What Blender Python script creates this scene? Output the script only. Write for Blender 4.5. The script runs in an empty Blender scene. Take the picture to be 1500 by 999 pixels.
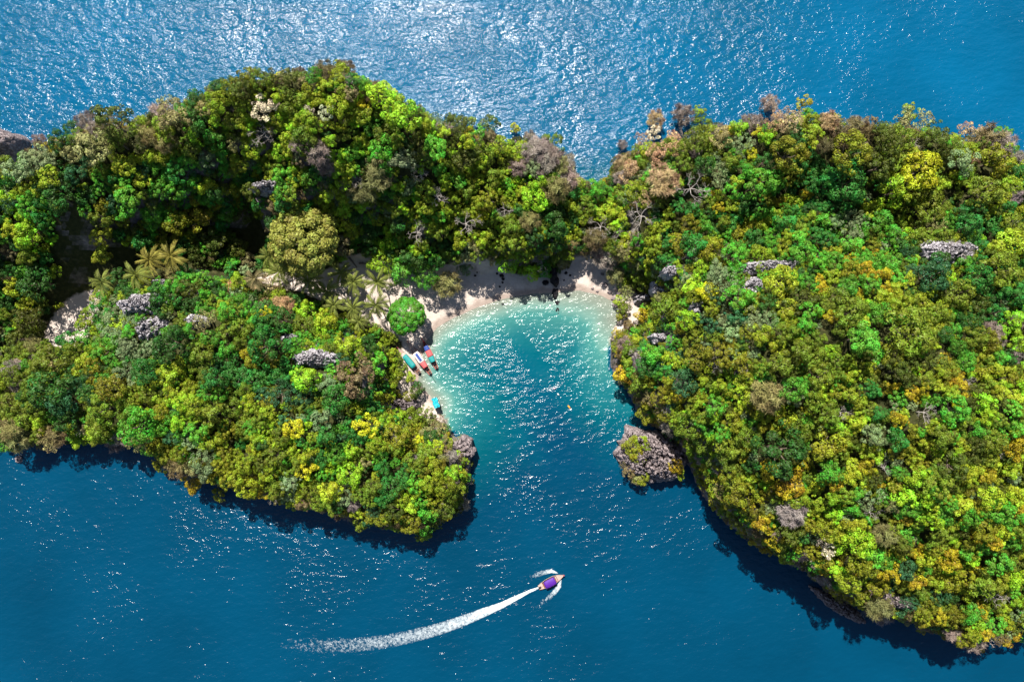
import bpy, math, random
import numpy as np
from mathutils import Vector, noise as mnoise

random.seed(7); RNG = np.random.default_rng(7)
scene = bpy.context.scene
COL = scene.collection

# ------------------------------------------------------------------ camera
CAM_H = 200.0; TILT = math.radians(4.0); FPX = 1000.0
CAM = np.array([0.0, -CAM_H*math.tan(TILT), CAM_H])
cd = bpy.data.cameras.new('camera'); cam = bpy.data.objects.new('camera', cd); COL.objects.link(cam)
cam.location = CAM; cam.rotation_euler = (TILT, 0, 0)
cd.sensor_width = 36; cd.lens = 24; cd.clip_start = 1; cd.clip_end = 20000
scene.camera = cam

# ------------------------------------------------------------------ world, sun, exposure
SUN_EL = math.radians(57); SUN_AZ = math.atan2(-0.29, 0.957)      # azimuth from +Y towards +X
to_sun = Vector((math.sin(SUN_AZ)*math.cos(SUN_EL), math.cos(SUN_AZ)*math.cos(SUN_EL), math.sin(SUN_EL)))
world = bpy.data.worlds.new('World'); scene.world = world; world.use_nodes = True
wn = world.node_tree; bg = wn.nodes['Background']
sky = wn.nodes.new('ShaderNodeTexSky'); sky.sky_type = 'NISHITA'; sky.sun_disc = False
sky.sun_elevation = SUN_EL; sky.sun_rotation = SUN_AZ
wn.links.new(sky.outputs[0], bg.inputs[0]); bg.inputs[1].default_value = 0.056
sd = bpy.data.lights.new('sun', 'SUN'); sd.energy = 5.0; sd.angle = math.radians(0.53); sd.color = (1.0, 0.95, 0.86)
sun = bpy.data.objects.new('sun', sd); COL.objects.link(sun)
sun.rotation_euler = (-to_sun).to_track_quat('-Z', 'Y').to_euler(); sun.location = to_sun*600
vs = scene.view_settings
scene.display_settings.display_device = 'sRGB'
vs.view_transform = 'Standard'; vs.look = 'None'; vs.gamma = 1.0; vs.exposure = 1.06; vs.use_curve_mapping = False
scene.render.engine = 'CYCLES'
scene.cycles.use_denoising = True
scene.cycles.max_bounces = 5; scene.cycles.diffuse_bounces = 2; scene.cycles.glossy_bounces = 2
scene.cycles.transparent_max_bounces = 8; scene.cycles.caustics_reflective = False

# ------------------------------------------------------------------ pixel helpers
ct, st = math.cos(TILT), math.sin(TILT)
def ray(px, py):
    u = (px-750.0)/FPX; v = (499.5-py)/FPX
    return np.array([u, st+v*ct, -ct+v*st])
def P(px, py, z=0.0):
    d = ray(px, py); t = (z-CAM[2])/d[2]
    return CAM+d*t
def project(x, y, z):
    q = np.array([x, y, z])-CAM
    dep = q[1]*st - q[2]*ct; up = q[1]*ct + q[2]*st
    return 750+FPX*q[0]/dep, 499.5-FPX*up/dep

# ------------------------------------------------------------------ numpy noise
def hash2(ix, iy, seed):
    h = (ix.astype(np.int64)*374761393 + iy.astype(np.int64)*668265263 + seed*1442695041) & 0xffffffff
    h = ((h ^ (h >> 13))*1274126177) & 0xffffffff
    return ((h ^ (h >> 16)) & 0xffff)/65535.0
def vnoise(x, y, seed=0):
    ix = np.floor(x); iy = np.floor(y); fx = x-ix; fy = y-iy
    fx = fx*fx*(3-2*fx); fy = fy*fy*(3-2*fy)
    a = hash2(ix, iy, seed); b = hash2(ix+1, iy, seed); c = hash2(ix, iy+1, seed); d = hash2(ix+1, iy+1, seed)
    return (a*(1-fx)+b*fx)*(1-fy)+(c*(1-fx)+d*fx)*fy
def fbm(x, y, seed=0, oct=4):
    s = 0; a = .5
    for k in range(oct):
        s = s+a*vnoise(x*2**k, y*2**k, seed+k*17); a *= .5
    return s
def worley(x, y, seed=0):
    ix = np.floor(x); iy = np.floor(y); f1 = np.full(np.shape(x), 9.0); f2 = f1.copy()
    for dx in (-1, 0, 1):
        for dy in (-1, 0, 1):
            cx = ix+dx; cy = iy+dy
            d = np.hypot(cx+hash2(cx, cy, seed)-x, cy+hash2(cx, cy, seed+5)-y)
            f2 = np.where(d < f1, f1, np.minimum(f2, d)); f1 = np.minimum(f1, d)
    return f1, f2

# ------------------------------------------------------------------ material helpers
def mat(name):
    m = bpy.data.materials.new(name); m.use_nodes = True
    nt = m.node_tree; return m, nt, nt.nodes['Principled BSDF'], nt.nodes['Material Output']
def N(nt, kind, **kw):
    n = nt.nodes.new(kind)
    for k, v in kw.items(): setattr(n, k, v)
    return n
def ramp(nt, src, stops, interp='LINEAR'):
    r = N(nt, 'ShaderNodeValToRGB'); r.color_ramp.interpolation = interp
    e = r.color_ramp.elements
    while len(e) < len(stops): e.new(.5)
    for el, (p, c) in zip(e, stops):
        el.position = p; el.color = (*c, 1) if len(c) == 3 else c
    nt.links.new(src, r.inputs[0]); return r
def noise_node(nt, scale, detail=3, rough=.55, vec=None):
    n = N(nt, 'ShaderNodeTexNoise'); n.inputs['Scale'].default_value = scale
    n.inputs['Detail'].default_value = detail; n.inputs['Roughness'].default_value = rough
    if vec is not None: nt.links.new(vec, n.inputs['Vector'])
    return n
def mix(nt, fac, a, b, mode='MIX'):
    m = N(nt, 'ShaderNodeMix', data_type='RGBA', blend_type=mode)
    for s, v in ((0, fac), (6, a), (7, b)):
        if hasattr(v, 'is_linked'): nt.links.new(v, m.inputs[s])
        else: m.inputs[s].default_value = (*v, 1) if isinstance(v, tuple) and len(v) == 3 else v
    return m.outputs[2]
def maths(nt, op, a, b=0.0, c=None, clamp=False):
    m = N(nt, 'ShaderNodeMath', operation=op, use_clamp=clamp)
    for i, v in enumerate((a, b, c)):
        if v is None: continue
        if hasattr(v, 'is_linked'): nt.links.new(v, m.inputs[i])
        else: m.inputs[i].default_value = v
    return m.outputs[0]
def bump(nt, h, dist, strength=1.0, normal=None):
    b = N(nt, 'ShaderNodeBump'); b.inputs['Distance'].default_value = dist; b.inputs['Strength'].default_value = strength
    nt.links.new(h, b.inputs['Height'])
    if normal is not None: nt.links.new(normal, b.inputs['Normal'])
    return b.outputs[0]
M = {}
def paint(name, col, rough=.6, var=.25, scale=3.0, spec=.3):
    m, nt, p, o = mat(name)
    tc = N(nt, 'ShaderNodeTexCoord'); n = noise_node(nt, scale, 4, .6, tc.outputs['Object'])
    r = ramp(nt, n.outputs[0], [(.3, tuple(c*(1-var) for c in col)), (.7, tuple(min(1, c*(1+var)) for c in col))])
    nt.links.new(r.outputs[0], p.inputs['Base Color']); p.inputs['Roughness'].default_value = rough
    p.inputs['Specular IOR Level'].default_value = spec
    M[name] = m; return m

# foliage: tint comes from the tree (object property or instance attribute), small leaf to leaf variation
def foliage(name, trans=.22):
    m, nt, p, o = mat(name)
    at = N(nt, 'ShaderNodeAttribute', attribute_type='INSTANCER', attribute_name='tint')
    lf = N(nt, 'ShaderNodeAttribute', attribute_type='GEOMETRY', attribute_name='leaf')
    lo = N(nt, 'ShaderNodeAttribute', attribute_type='GEOMETRY', attribute_name='lobe')
    oi = N(nt, 'ShaderNodeObjectInfo')
    hs = N(nt, 'ShaderNodeHueSaturation')
    nt.links.new(at.outputs['Color'], hs.inputs['Color'])
    nt.links.new(maths(nt, 'ADD', maths(nt, 'MULTIPLY_ADD', lo.outputs['Fac'], .045, .478), maths(nt, 'MULTIPLY_ADD', lf.outputs['Fac'], .03, -.015)), hs.inputs['Hue'])
    v = maths(nt, 'MULTIPLY', maths(nt, 'MULTIPLY_ADD', lf.outputs['Fac'], .82, .68), maths(nt, 'MULTIPLY_ADD', lo.outputs['Fac'], .5, .75))
    v = maths(nt, 'MULTIPLY', v, maths(nt, 'MULTIPLY_ADD', oi.outputs['Random'], .4, .8))
    nt.links.new(v, hs.inputs['Value'])
    nt.links.new(hs.outputs[0], p.inputs['Base Color']); p.inputs['Roughness'].default_value = .55
    p.inputs['Specular IOR Level'].default_value = .25
    tr = N(nt, 'ShaderNodeBsdfTranslucent'); nt.links.new(hs.outputs[0], tr.inputs[0])
    mx = N(nt, 'ShaderNodeMixShader'); mx.inputs[0].default_value = trans
    nt.links.new(p.outputs[0], mx.inputs[1]); nt.links.new(tr.outputs[0], mx.inputs[2]); nt.links.new(mx.outputs[0], o.inputs[0])
    M[name] = m
foliage('foliage', .14); foliage('frond', .3)
paint('bark', (.13, .10, .075), .85, .35, 6)
paint('dead_wood', (.36, .32, .29), .8, .3, 4)
paint('palm_bark', (.22, .18, .14), .85, .35, 5)

def rock_mat(name, c0, c1, c2, scale=.9):
    m, nt, p, o = mat(name)
    g = N(nt, 'ShaderNodeNewGeometry')
    n = noise_node(nt, scale, 8, .65, g.outputs['Position'])
    n2 = noise_node(nt, scale*.22, 3, .5, g.outputs['Position'])
    r = ramp(nt, n.outputs[0], [(.32, c0), (.5, c1), (.68, c2)])
    c = mix(nt, maths(nt, 'MULTIPLY', n2.outputs[0], .5), r.outputs[0], c1)
    wv = N(nt, 'ShaderNodeVectorMath', operation='MULTIPLY_ADD'); nt.links.new(n.outputs['Color'], wv.inputs[0]); wv.inputs[1].default_value = (1.6, 1.6, 1.6); nt.links.new(g.outputs['Position'], wv.inputs[2])
    mpp = N(nt, 'ShaderNodeMapping'); mpp.inputs['Scale'].default_value = (.55, 1.3, .8); nt.links.new(wv.outputs[0], mpp.inputs[0])
    vo = N(nt, 'ShaderNodeTexVoronoi', feature='DISTANCE_TO_EDGE'); vo.inputs['Scale'].default_value = 1.0; nt.links.new(mpp.outputs[0], vo.inputs['Vector'])
    cr = ramp(nt, vo.outputs['Distance'], [(.0, (1, 1, 1)), (.11, (0, 0, 0))])
    c = mix(nt, maths(nt, 'MULTIPLY', cr.outputs[0], .75), c, c0)
    nt.links.new(c, p.inputs['Base Color']); p.inputs['Roughness'].default_value = .9
    p.inputs['Specular IOR Level'].default_value = .15
    nt.links.new(bump(nt, n.outputs[0], .8), p.inputs['Normal'])
    M[name] = m
rock_mat('limestone', (.14, .13, .15), (.46, .43, .46), (.70, .66, .67))
rock_mat('mauve_rock', (.07, .058, .064), (.28, .23, .235), (.48, .40, .39))
rock_mat('black_rock', (.008, .008, .010), (.022, .020, .024), (.06, .055, .06), 1.5)

# ground: pale coral sand (wet and darker near the water line), dark leaf litter, bare limestone where steep
def ground_mat(name):
    m, nt, p, o = mat(name); M[name] = m
    g = N(nt, 'ShaderNodeNewGeometry'); sx = N(nt, 'ShaderNodeSeparateXYZ'); nt.links.new(g.outputs['True Normal'], sx.inputs[0])
    n1 = noise_node(nt, .8, 8, .65, g.outputs['Position']); n2 = noise_node(nt, .12, 4, .5, g.outputs['Position'])
    soil = ramp(nt, n1.outputs[0], [(.3, (.018, .022, .008)), (.55, (.04, .042, .014)), (.75, (.085, .07, .035))])
    rk = ramp(nt, n1.outputs[0], [(.3, (.05, .04, .044)), (.5, (.15, .125, .13)), (.7, (.30, .25, .24))])
    f = maths(nt, 'MULTIPLY_ADD', sx.outputs[2], -6.0, 3.6); f = maths(nt, 'ADD', f, maths(nt, 'MULTIPLY_ADD', n2.outputs[0], 2.0, -1.0), clamp=True)
    slope = mix(nt, f, soil.outputs[0], rk.outputs[0])
    sp = N(nt, 'ShaderNodeSeparateXYZ'); nt.links.new(g.outputs['Position'], sp.inputs[0])
    n3 = noise_node(nt, .35, 6, .6, g.outputs['Position']); n4 = noise_node(nt, 2.2, 6, .7, g.outputs['Position'])
    dry = ramp(nt, n3.outputs[0], [(.3, (.40, .33, .29)), (.7, (.54, .47, .42))])
    lit = ramp(nt, n4.outputs[0], [(.58, (0, 0, 0)), (.70, (1, 1, 1))])
    dry2 = mix(nt, maths(nt, 'MULTIPLY', lit.outputs[0], .45), dry.outputs[0], (.17, .12, .09))
    wet = maths(nt, 'MULTIPLY_ADD', maths(nt, 'ADD', sp.outputs[2], maths(nt, 'MULTIPLY_ADD', n3.outputs[0], .3, -.15)), -5.0, 1.7, clamp=True)
    sand = mix(nt, maths(nt, 'MULTIPLY', wet, .6), dry2, (.18, .13, .105))
    sa = N(nt, 'ShaderNodeAttribute', attribute_type='GEOMETRY', attribute_name='sand')
    k = maths(nt, 'MULTIPLY_ADD', maths(nt, 'ADD', sa.outputs['Fac'], maths(nt, 'MULTIPLY_ADD', n1.outputs[0], .6, -.3)), 5.0, -2.0, clamp=True)
    nt.links.new(mix(nt, k, slope, sand), p.inputs['Base Color'])
    p.inputs['Roughness'].default_value = .95; p.inputs['Specular IOR Level'].default_value = .1
    nt.links.new(bump(nt, n1.outputs[0], .35), p.inputs['Normal'])
ground_mat('hillside'); ground_mat('sand')

# sea: colour of the water follows its depth, deep blue brighter to the north, ripples by bump
m, nt, p, o = mat('sea_water'); M['sea_water'] = m
g = N(nt, 'ShaderNodeNewGeometry')
da = N(nt, 'ShaderNodeAttribute', attribute_type='GEOMETRY', attribute_name='depth')
oa = N(nt, 'ShaderNodeAttribute', attribute_type='GEOMETRY', attribute_name='outer')
n0 = noise_node(nt, .09, 4, .55, g.outputs['Position'])
dep = maths(nt, 'MULTIPLY', da.outputs['Fac'], maths(nt, 'MULTIPLY_ADD', n0.outputs[0], .7, .65))
deep = mix(nt, oa.outputs['Fac'], (.000, .035, .076), (.000, .068, .150))
rr = ramp(nt, maths(nt, 'MULTIPLY', dep, .1), [(.0, (.30, .34, .28)), (.055, (.17, .26, .22)), (.13, (.040, .170, .158)), (.26, (.006, .098, .118)), (.42, (.0, .072, .098)), (1.0, (0, .05, .085))])
fdeep = maths(nt, 'MULTIPLY_ADD', dep, .15, -.5, clamp=True)
col = mix(nt, fdeep, rr.outputs[0], deep)
n9 = noise_node(nt, .035, 3, .5, g.outputs['Position'])
col = mix(nt, 1.0, col, ramp(nt, n9.outputs[0], [(.3, (.86, .86, .86)), (.7, (1.12, 1.12, 1.12))]).outputs[0], 'MULTIPLY')
body = N(nt, 'ShaderNodeBsdfDiffuse'); nt.links.new(col, body.inputs[0])
mp = N(nt, 'ShaderNodeMapping'); mp.inputs['Rotation'].default_value = (0, 0, math.radians(-33)); mp.inputs['Scale'].default_value = (.58, 1.0, 1.0)
nt.links.new(g.outputs['Position'], mp.inputs[0])
w1 = noise_node(nt, .52, 3, .55, mp.outputs[0]); w2 = noise_node(nt, 2.1, 2, .5, g.outputs['Position']); w3 = noise_node(nt, .045, 3, .55, g.outputs['Position'])
gust0 = ramp(nt, w3.outputs[0], [(.38, (.58, .58, .58)), (.60, (1.1, 1.1, 1.1))])
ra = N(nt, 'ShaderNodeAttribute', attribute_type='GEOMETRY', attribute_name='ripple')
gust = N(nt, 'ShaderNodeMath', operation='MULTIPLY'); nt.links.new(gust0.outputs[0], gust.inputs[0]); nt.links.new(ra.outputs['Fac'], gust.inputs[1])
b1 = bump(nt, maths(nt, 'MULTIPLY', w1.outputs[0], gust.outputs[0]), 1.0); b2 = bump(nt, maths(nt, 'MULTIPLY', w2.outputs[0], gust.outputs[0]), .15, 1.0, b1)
gl = N(nt, 'ShaderNodeBsdfGlossy'); gl.inputs['Roughness'].default_value = .16; nt.links.new(b2, gl.inputs['Normal'])
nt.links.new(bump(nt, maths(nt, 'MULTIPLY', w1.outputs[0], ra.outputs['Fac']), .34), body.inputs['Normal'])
fr = N(nt, 'ShaderNodeFresnel'); fr.inputs[0].default_value = 1.33; nt.links.new(b2, fr.inputs['Normal'])
p = N(nt, 'ShaderNodeMixShader'); nt.links.new(fr.outputs[0], p.inputs[0]); nt.links.new(body.outputs[0], p.inputs[1]); nt.links.new(gl.outputs[0], p.inputs[2])
tr = N(nt, 'ShaderNodeBsdfTransparent'); tr.inputs[0].default_value = (.82, .95, .92, 1)
mx = N(nt, 'ShaderNodeMixShader')
nt.links.new(maths(nt, 'MULTIPLY_ADD', dep, .95, .22, clamp=True), mx.inputs[0])
nt.links.new(tr.outputs[0], mx.inputs[1]); nt.links.new(body.outputs[0], mx.inputs[2])
nt.links.new(mx.outputs[0], p.inputs[1]); nt.links.new(p.outputs[0], o.inputs[0])

# foam: broken white water, opacity from the strength of the wake and a noise
m, nt, p, o = mat('foam'); M['foam'] = m
g = N(nt, 'ShaderNodeNewGeometry'); fa = N(nt, 'ShaderNodeAttribute', attribute_type='GEOMETRY', attribute_name='foam')
n1 = noise_node(nt, 1.3, 5, .7, g.outputs['Position']); n2 = noise_node(nt, 3.2, 3, .6, g.outputs['Position'])
s = maths(nt, 'ADD', maths(nt, 'MULTIPLY', n1.outputs[0], .65), maths(nt, 'MULTIPLY', n2.outputs[0], .35))
al = maths(nt, 'MULTIPLY', maths(nt, 'ADD', maths(nt, 'ADD', s, fa.outputs['Fac']), -.845), 2.7, clamp=True)
p.inputs['Base Color'].default_value = (.72, .80, .84, 1); p.inputs['Roughness'].default_value = .8
nt.links.new(maths(nt, 'MULTIPLY', al, .85), p.inputs['Alpha'])
nt.links.new(bump(nt, n1.outputs[0], .3), p.inputs['Normal'])

# ------------------------------------------------------------------ mesh helpers
def link(name, me, material=None, parent=None, loc=None, rotz=None):
    o = bpy.data.objects.new(name, me); COL.objects.link(o)
    if material is not None and me is not None and not me.materials: me.materials.append(material)
    if parent is not None: o.parent = parent
    if loc is not None: o.location = loc
    if rotz is not None: o.rotation_euler = (0, 0, rotz)
    return o
def tag(o, label, cat, group=None, kind=None):
    o['label'] = label; o['category'] = cat
    if group: o['group'] = group
    if kind: o['kind'] = kind
    return o
def structure(o): o['kind'] = 'structure'; return o
class MB:
    def __init__(s): s.v = []; s.f = []
    def box(s, c, d, rz=0, taper=1.0):
        b = len(s.v); cx, cy, cz = c; dx, dy, dz = d[0]/2, d[1]/2, d[2]/2; cr, sr = math.cos(rz), math.sin(rz)
        for z in (-1, 1):
            k = taper if z > 0 else 1
            for x, y in ((-1, -1), (1, -1), (1, 1), (-1, 1)):
                X, Y = x*dx*k, y*dy*k
                s.v.append((cx+X*cr-Y*sr, cy+X*sr+Y*cr, cz+z*dz))
        s.f += [(b+3, b+2, b+1, b), (b+4, b+5, b+6, b+7)]+[(b+i, b+(i+1) % 4, b+4+(i+1) % 4, b+4+i) for i in range(4)]
        return s
    def tube(s, pts, rads, n=6, cap=True):
        pts = [Vector(p) for p in pts]; b0 = len(s.v)
        for i, p in enumerate(pts):
            t = (pts[min(i+1, len(pts)-1)]-pts[max(i-1, 0)]).normalized()
            a = t.orthogonal().normalized() if i == 0 else (a-t*a.dot(t)).normalized()
            c = t.cross(a)
            for k in range(n):
                th = 2*math.pi*k/n; s.v.append(tuple(p+(a*math.cos(th)+c*math.sin(th))*rads[i]))
        for i in range(len(pts)-1):
            for k in range(n):
                q = b0+i*n; s.f.append((q+k, q+(k+1) % n, q+n+(k+1) % n, q+n+k))
        if cap:
            s.f.append(tuple(b0+k for k in reversed(range(n)))); e = b0+(len(pts)-1)*n; s.f.append(tuple(e+k for k in range(n)))
        return s
    def mesh(s, name, smooth=False):
        me = bpy.data.meshes.new(name); me.from_pydata(s.v, [], s.f)
        if smooth: me.polygons.foreach_set('use_smooth', [True]*len(me.polygons))
        me.update(); return me
    def build(s, name, material, parent=None, smooth=False, **kw):
        return link(name, s.mesh(name, smooth), material, parent, **kw)

# ------------------------------------------------------------------ terrain
COAST = [(-190,300,26),(-80,258,30),(0,236,31),(55,218,32),(90,198,35),(130,170,38),(200,153,40),(260,145,42),(300,122,45),(370,113,48),(420,96,50),(470,92,50),
 (530,106,48),(590,140,42),(640,168,36),(700,186,32),(760,192,28),(800,198,24),(832,228,18),(852,256,10),(874,266,5),(892,250,7),(905,220,14),(925,203,22),
 (975,196,28),(1040,184,34),(1060,168,38),(1110,156,44),(1180,156,48),(1250,172,46),(1310,176,44),(1345,173,44),(1390,198,40),(1440,198,38),(1490,222,34),
 (1600,270,30),(1720,400,30),(1740,600,30),(1700,820,24),(1600,900,22),(1500,925,20),(1470,942,18),(1410,954,20),(1330,922,22),(1262,905,24),(1237,872,26),(1200,852,26),(1160,832,26),
 (1105,795,26),(1058,742,26),(1038,700,24),(1015,668,20),(990,638,16),(960,626,10),(938,604,10),(920,570,8),(894,536,7),(896,500,5),(905,470,3),
 (908,448,0),(880,433,0),(850,426,0),(815,428,0),(780,430,0),(740,438,0),(700,450,0),(665,465,0),(640,480,0),(624,500,0),(618,520,0),(614,540,0),(612,560,0),
 (622,572,2),(640,592,3),(652,615,5),(662,640,9),(684,658,13),(690,690,13),(686,732,11),(674,752,10),(638,783,14),(590,788,14),(540,779,14),(480,759,14),(420,747,14),
 (360,731,14),(310,712,14),(262,697,14),(214,674,15),(180,655,14),(100,652,7),(40,657,6),(0,648,6),(-80,634,8),(-190,600,8)]
NB = [i for i, c in enumerate(COAST) if c[2] == 0]
CW = np.array([P(*c)[:2] for c in COAST])
CTRL = [(50,240,35),(150,195,43),(250,172,49),(350,146,55),(450,128,59),(540,145,54),(620,192,45),(700,213,38),(780,232,31),(830,262,19),(868,288,9),
 (100,290,33),(50,330,25),(100,400,12),(0,330,26),(0,430,10),(150,432,3),(250,362,7),(340,340,4),(400,345,3),(370,318,3),(400,312,3),(425,312,4),(390,268,52),(340,262,50),(450,272,34),(300,272,38),(200,282,33),(250,310,20),(470,310,16),
 (520,268,35),(600,258,35),(560,325,18),(620,335,18),(700,300,24),(760,310,18),(820,320,12),(860,330,8),(550,366,6),(480,386,4),(440,372,4),
 (690,395,3),(760,400,3),(830,392,3.5),(880,388,5),(902,400,7),
 (80,490,2),(110,460,2.5),(20,520,3),(140,420,3),(230,385,5),(340,408,4),(430,420,4),(520,420,3),(560,470,2.2),(590,490,1.2),(600,505,.8),
 (195,440,27),(208,470,28),(260,430,25),(330,460,25),(420,500,27),(500,505,21),(550,530,16),(300,560,28),(400,600,28),(500,630,26),(600,640,20),(655,672,16),(600,720,18),(500,700,20),(400,680,22),(300,650,22),
 (230,620,20),(100,580,18),(30,560,14),(150,540,18),(300,402,9),(165,462,10),(130,508,4),(380,430,6),(470,462,5),(530,492,4),(585,522,3),(600,560,4),(630,600,6),
 (895,300,9),(905,360,11),(950,270,27),(1000,230,36),(1100,200,46),(1200,200,52),(1300,222,52),(1400,244,48),(1480,262,43),(950,345,22),(925,420,16),(1000,400,36),(1120,390,47),(1250,362,46),
 (1380,370,50),(1480,360,49),(1250,326,35),(1320,336,36),(1000,330,29),(1100,330,32),(950,520,24),(1000,600,28),(1100,500,48),(1200,550,56),(1350,550,60),(1480,550,60),(1100,650,40),
 (1200,700,44),(1350,700,52),(1480,750,48),(1150,780,32),(1300,830,34),(1400,880,24),(1480,880,26),(930,560,14),(1030,680,26),(1600,550,56),(1600,350,44),(1600,750,44)]
def lower(c): return (c[0], c[1], c[2] if c[2] <= 8 else 8+(c[2]-8)*.74)
COAST = [lower(c) for c in COAST]
CTRL = [lower(c) for c in CTRL]+[(700,372,13),(760,376,13),(640,372,10),(815,362,14),(700,345,19),(780,345,19),(740,390,7),(690,385,6),(800,388,7)]
CW = np.array([P(*c)[:2] for c in COAST])
CP = np.array([P(*c) for c in CTRL]+[P(*c) for c in COAST])
def kern(d): return d
_D = np.hypot(CP[:, None, 0]-CP[None, :, 0], CP[:, None, 1]-CP[None, :, 1])
_n = len(CP); _A = np.zeros((_n+3, _n+3)); _A[:_n, :_n] = kern(_D)-np.eye(_n)*2.5; _A[:_n, _n] = 1; _A[:_n, n1_ := _n+1] = CP[:, 0]; _A[:_n, _n+2] = CP[:, 1]
_A[_n:, :_n] = _A[:_n, _n:].T
_W = np.linalg.solve(_A, np.concatenate([CP[:, 2], np.zeros(3)]))
def seg_dist(x, y, A, B):
    d = np.full(x.shape, 1e9)
    for (ax, ay), (bx, by) in zip(A, B):
        ex, ey = bx-ax, by-ay; t = np.clip(((x-ax)*ex+(y-ay)*ey)/(ex*ex+ey*ey+1e-9), 0, 1)
        d = np.minimum(d, np.hypot(x-ax-t*ex, y-ay-t*ey))
    return d
def inside(x, y, poly):
    r = np.zeros(x.shape, bool); n = len(poly); j = n-1
    for i in range(n):
        xi, yi = poly[i]; xj, yj = poly[j]
        c = ((yi > y) != (yj > y)) & (x < (xj-xi)*(y-yi)/(yj-yi+1e-12)+xi); r ^= c; j = i
    return r
def pxpoly(pts, z=1.5): return [tuple(P(a, b, z)[:2]) for a, b in pts]
SAND = [pxpoly([(600,520),(592,500),(560,486),(530,462),(500,446),(470,440),(440,428),(400,418),(375,412),(380,398),(420,400),(460,400),(500,392),(520,378),(560,380),(600,392),(640,400),(655,392),(690,384),(725,386),(760,402),(800,404),(822,392),
                (840,376),(875,378),(905,404),(915,440),(905,470),(880,460),(850,450),(780,450),(720,470),(670,490),(640,520),(630,575),(608,562)]),
        pxpoly([(62,492),(85,457),(108,436),(138,426),(160,428),(152,450),(138,470),(136,494),(118,508),(88,510)], 3)]
BEACH_LINE = [tuple(CW[i]) for i in NB]+[tuple(P(640, 592)[:2])]
BEACH_SEGS = ([tuple(P(905, 466)[:2])]+BEACH_LINE[:-1], BEACH_LINE)
def ground(x, y):
    x = np.atleast_1d(np.asarray(x, float)); y = np.atleast_1d(np.asarray(y, float)); sh = x.shape; X = x.ravel(); Y = y.ravel()
    base = np.empty(X.shape)
    for a in range(0, len(X), 20000):
        s = slice(a, a+20000)
        d = np.hypot(X[s, None]-CP[None, :, 0], Y[s, None]-CP[None, :, 1])
        base[s] = kern(d)@_W[:_n]+_W[_n]+_W[_n+1]*X[s]+_W[_n+2]*Y[s]
    wob = (fbm(X*.16, Y*.16, 3, 3)-.45)*2.4
    B = np.roll(CW, -1, axis=0)
    dc = seg_dist(X, Y, CW, B); ins = inside(X, Y, CW)
    ds = np.where(ins, dc, -dc)
    db = seg_dist(X, Y, *BEACH_SEGS)
    beachy = np.clip(1-(db-dc)/6.0, 0, 1)
    dsw = ds+wob*(1-.72*beachy)
    rise = np.clip(dsw/5.0, 0, 1); rise = rise*rise*(3-2*rise)
    rough = (fbm(X*.085, Y*.085, 9, 4)-.47)*13.0
    z = np.maximum(base, .6)+rough*np.clip((base-6)/12, 0, 1)
    sand = np.zeros(X.shape, bool)
    for q in SAND: sand |= inside(X, Y, q)
    zs = np.minimum(z, .14*np.maximum(dsw, 0)+.02)
    bl = beachy*(1-np.clip((ds-8.5)/4.0, 0, 1)); zl = np.where(bl > 0, z*rise*(1-bl)+np.minimum(z, .14*np.maximum(dsw, 0))*bl, z*rise)
    zl = np.where(sand & (zs < zl), np.where(base < 6, zs, zl), zl)
    zo = -(.11*np.maximum(-dsw, 0))*beachy-(3+np.minimum(1.6*np.maximum(-dsw, 0), 11))*(1-beachy)
    zo = np.maximum(zo, -14)
    out = np.where(dsw > 0, zl, zo)
    return out.reshape(sh), ds.reshape(sh), db.reshape(sh), sand.reshape(sh)
XS = np.arange(-215, 231, 1.0); YS = np.arange(-130, 131, 1.0)
GX, GY = np.meshgrid(XS, YS); GZ, GD, GB, GS = ground(GX, GY)
def gz(x, y):
    fx = np.clip((x-XS[0]), 0, len(XS)-1.001); fy = np.clip((y-YS[0]), 0, len(YS)-1.001)
    i = int(fx); j = int(fy); u = fx-i; v = fy-j
    return (GZ[j, i]*(1-u)+GZ[j, i+1]*u)*(1-v)+(GZ[j+1, i]*(1-u)+GZ[j+1, i+1]*u)*v
def gn(A, x, y):
    return A[int(np.clip(round(y-YS[0]), 0, len(YS)-1)), int(np.clip(round(x-XS[0]), 0, len(XS)-1))]
def hit(px, py, above=0.0):
    d = ray(px, py); t = 100.0
    while t < 260:
        q = CAM+d*t
        if q[2] <= max(gz(q[0], q[1]), 0)+above: break
        t += .5
    return q[0], q[1], max(gz(q[0], q[1]), 0.0)
ny, nx = GX.shape
idx = np.arange(ny*nx).reshape(ny, nx)
quads = np.stack([idx[:-1, :-1], idx[:-1, 1:], idx[1:, 1:], idx[1:, :-1]], -1).reshape(-1, 4)
qz = GZ.ravel()[quads]; qs = GS.ravel()[quads].sum(1) >= 2
cls = np.where(qz.max(1) < .001, 2, np.where(qs | ((GB.ravel()[quads].max(1) < 5) & (qz.max(1) < 1.2)), 1, 0))
def from_np(name, V, F, smooth=True):
    me = bpy.data.meshes.new(name); me.vertices.add(len(V)); me.vertices.foreach_set('co', V.astype(np.float32).ravel())
    n = F.shape[1]; me.loops.add(F.size); me.loops.foreach_set('vertex_index', F.astype(np.int32).ravel())
    me.polygons.add(len(F)); me.polygons.foreach_set('loop_start', np.arange(0, F.size, n, dtype=np.int32)); me.polygons.foreach_set('loop_total', np.full(len(F), n, np.int32))
    if smooth: me.polygons.foreach_set('use_smooth', np.ones(len(F), bool))
    me.update(calc_edges=True); me.validate(); return me
VALL = np.stack([GX.ravel(), GY.ravel(), GZ.ravel()], 1)
SM = np.maximum(GS.astype(float), ((GB < 6) & (GZ < 1.3)) | (GZ < -.05)).astype(float)
for _ in range(3): SM = (SM+np.roll(SM, 1, 0)+np.roll(SM, -1, 0)+np.roll(SM, 1, 1)+np.roll(SM, -1, 1))/5
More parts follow.
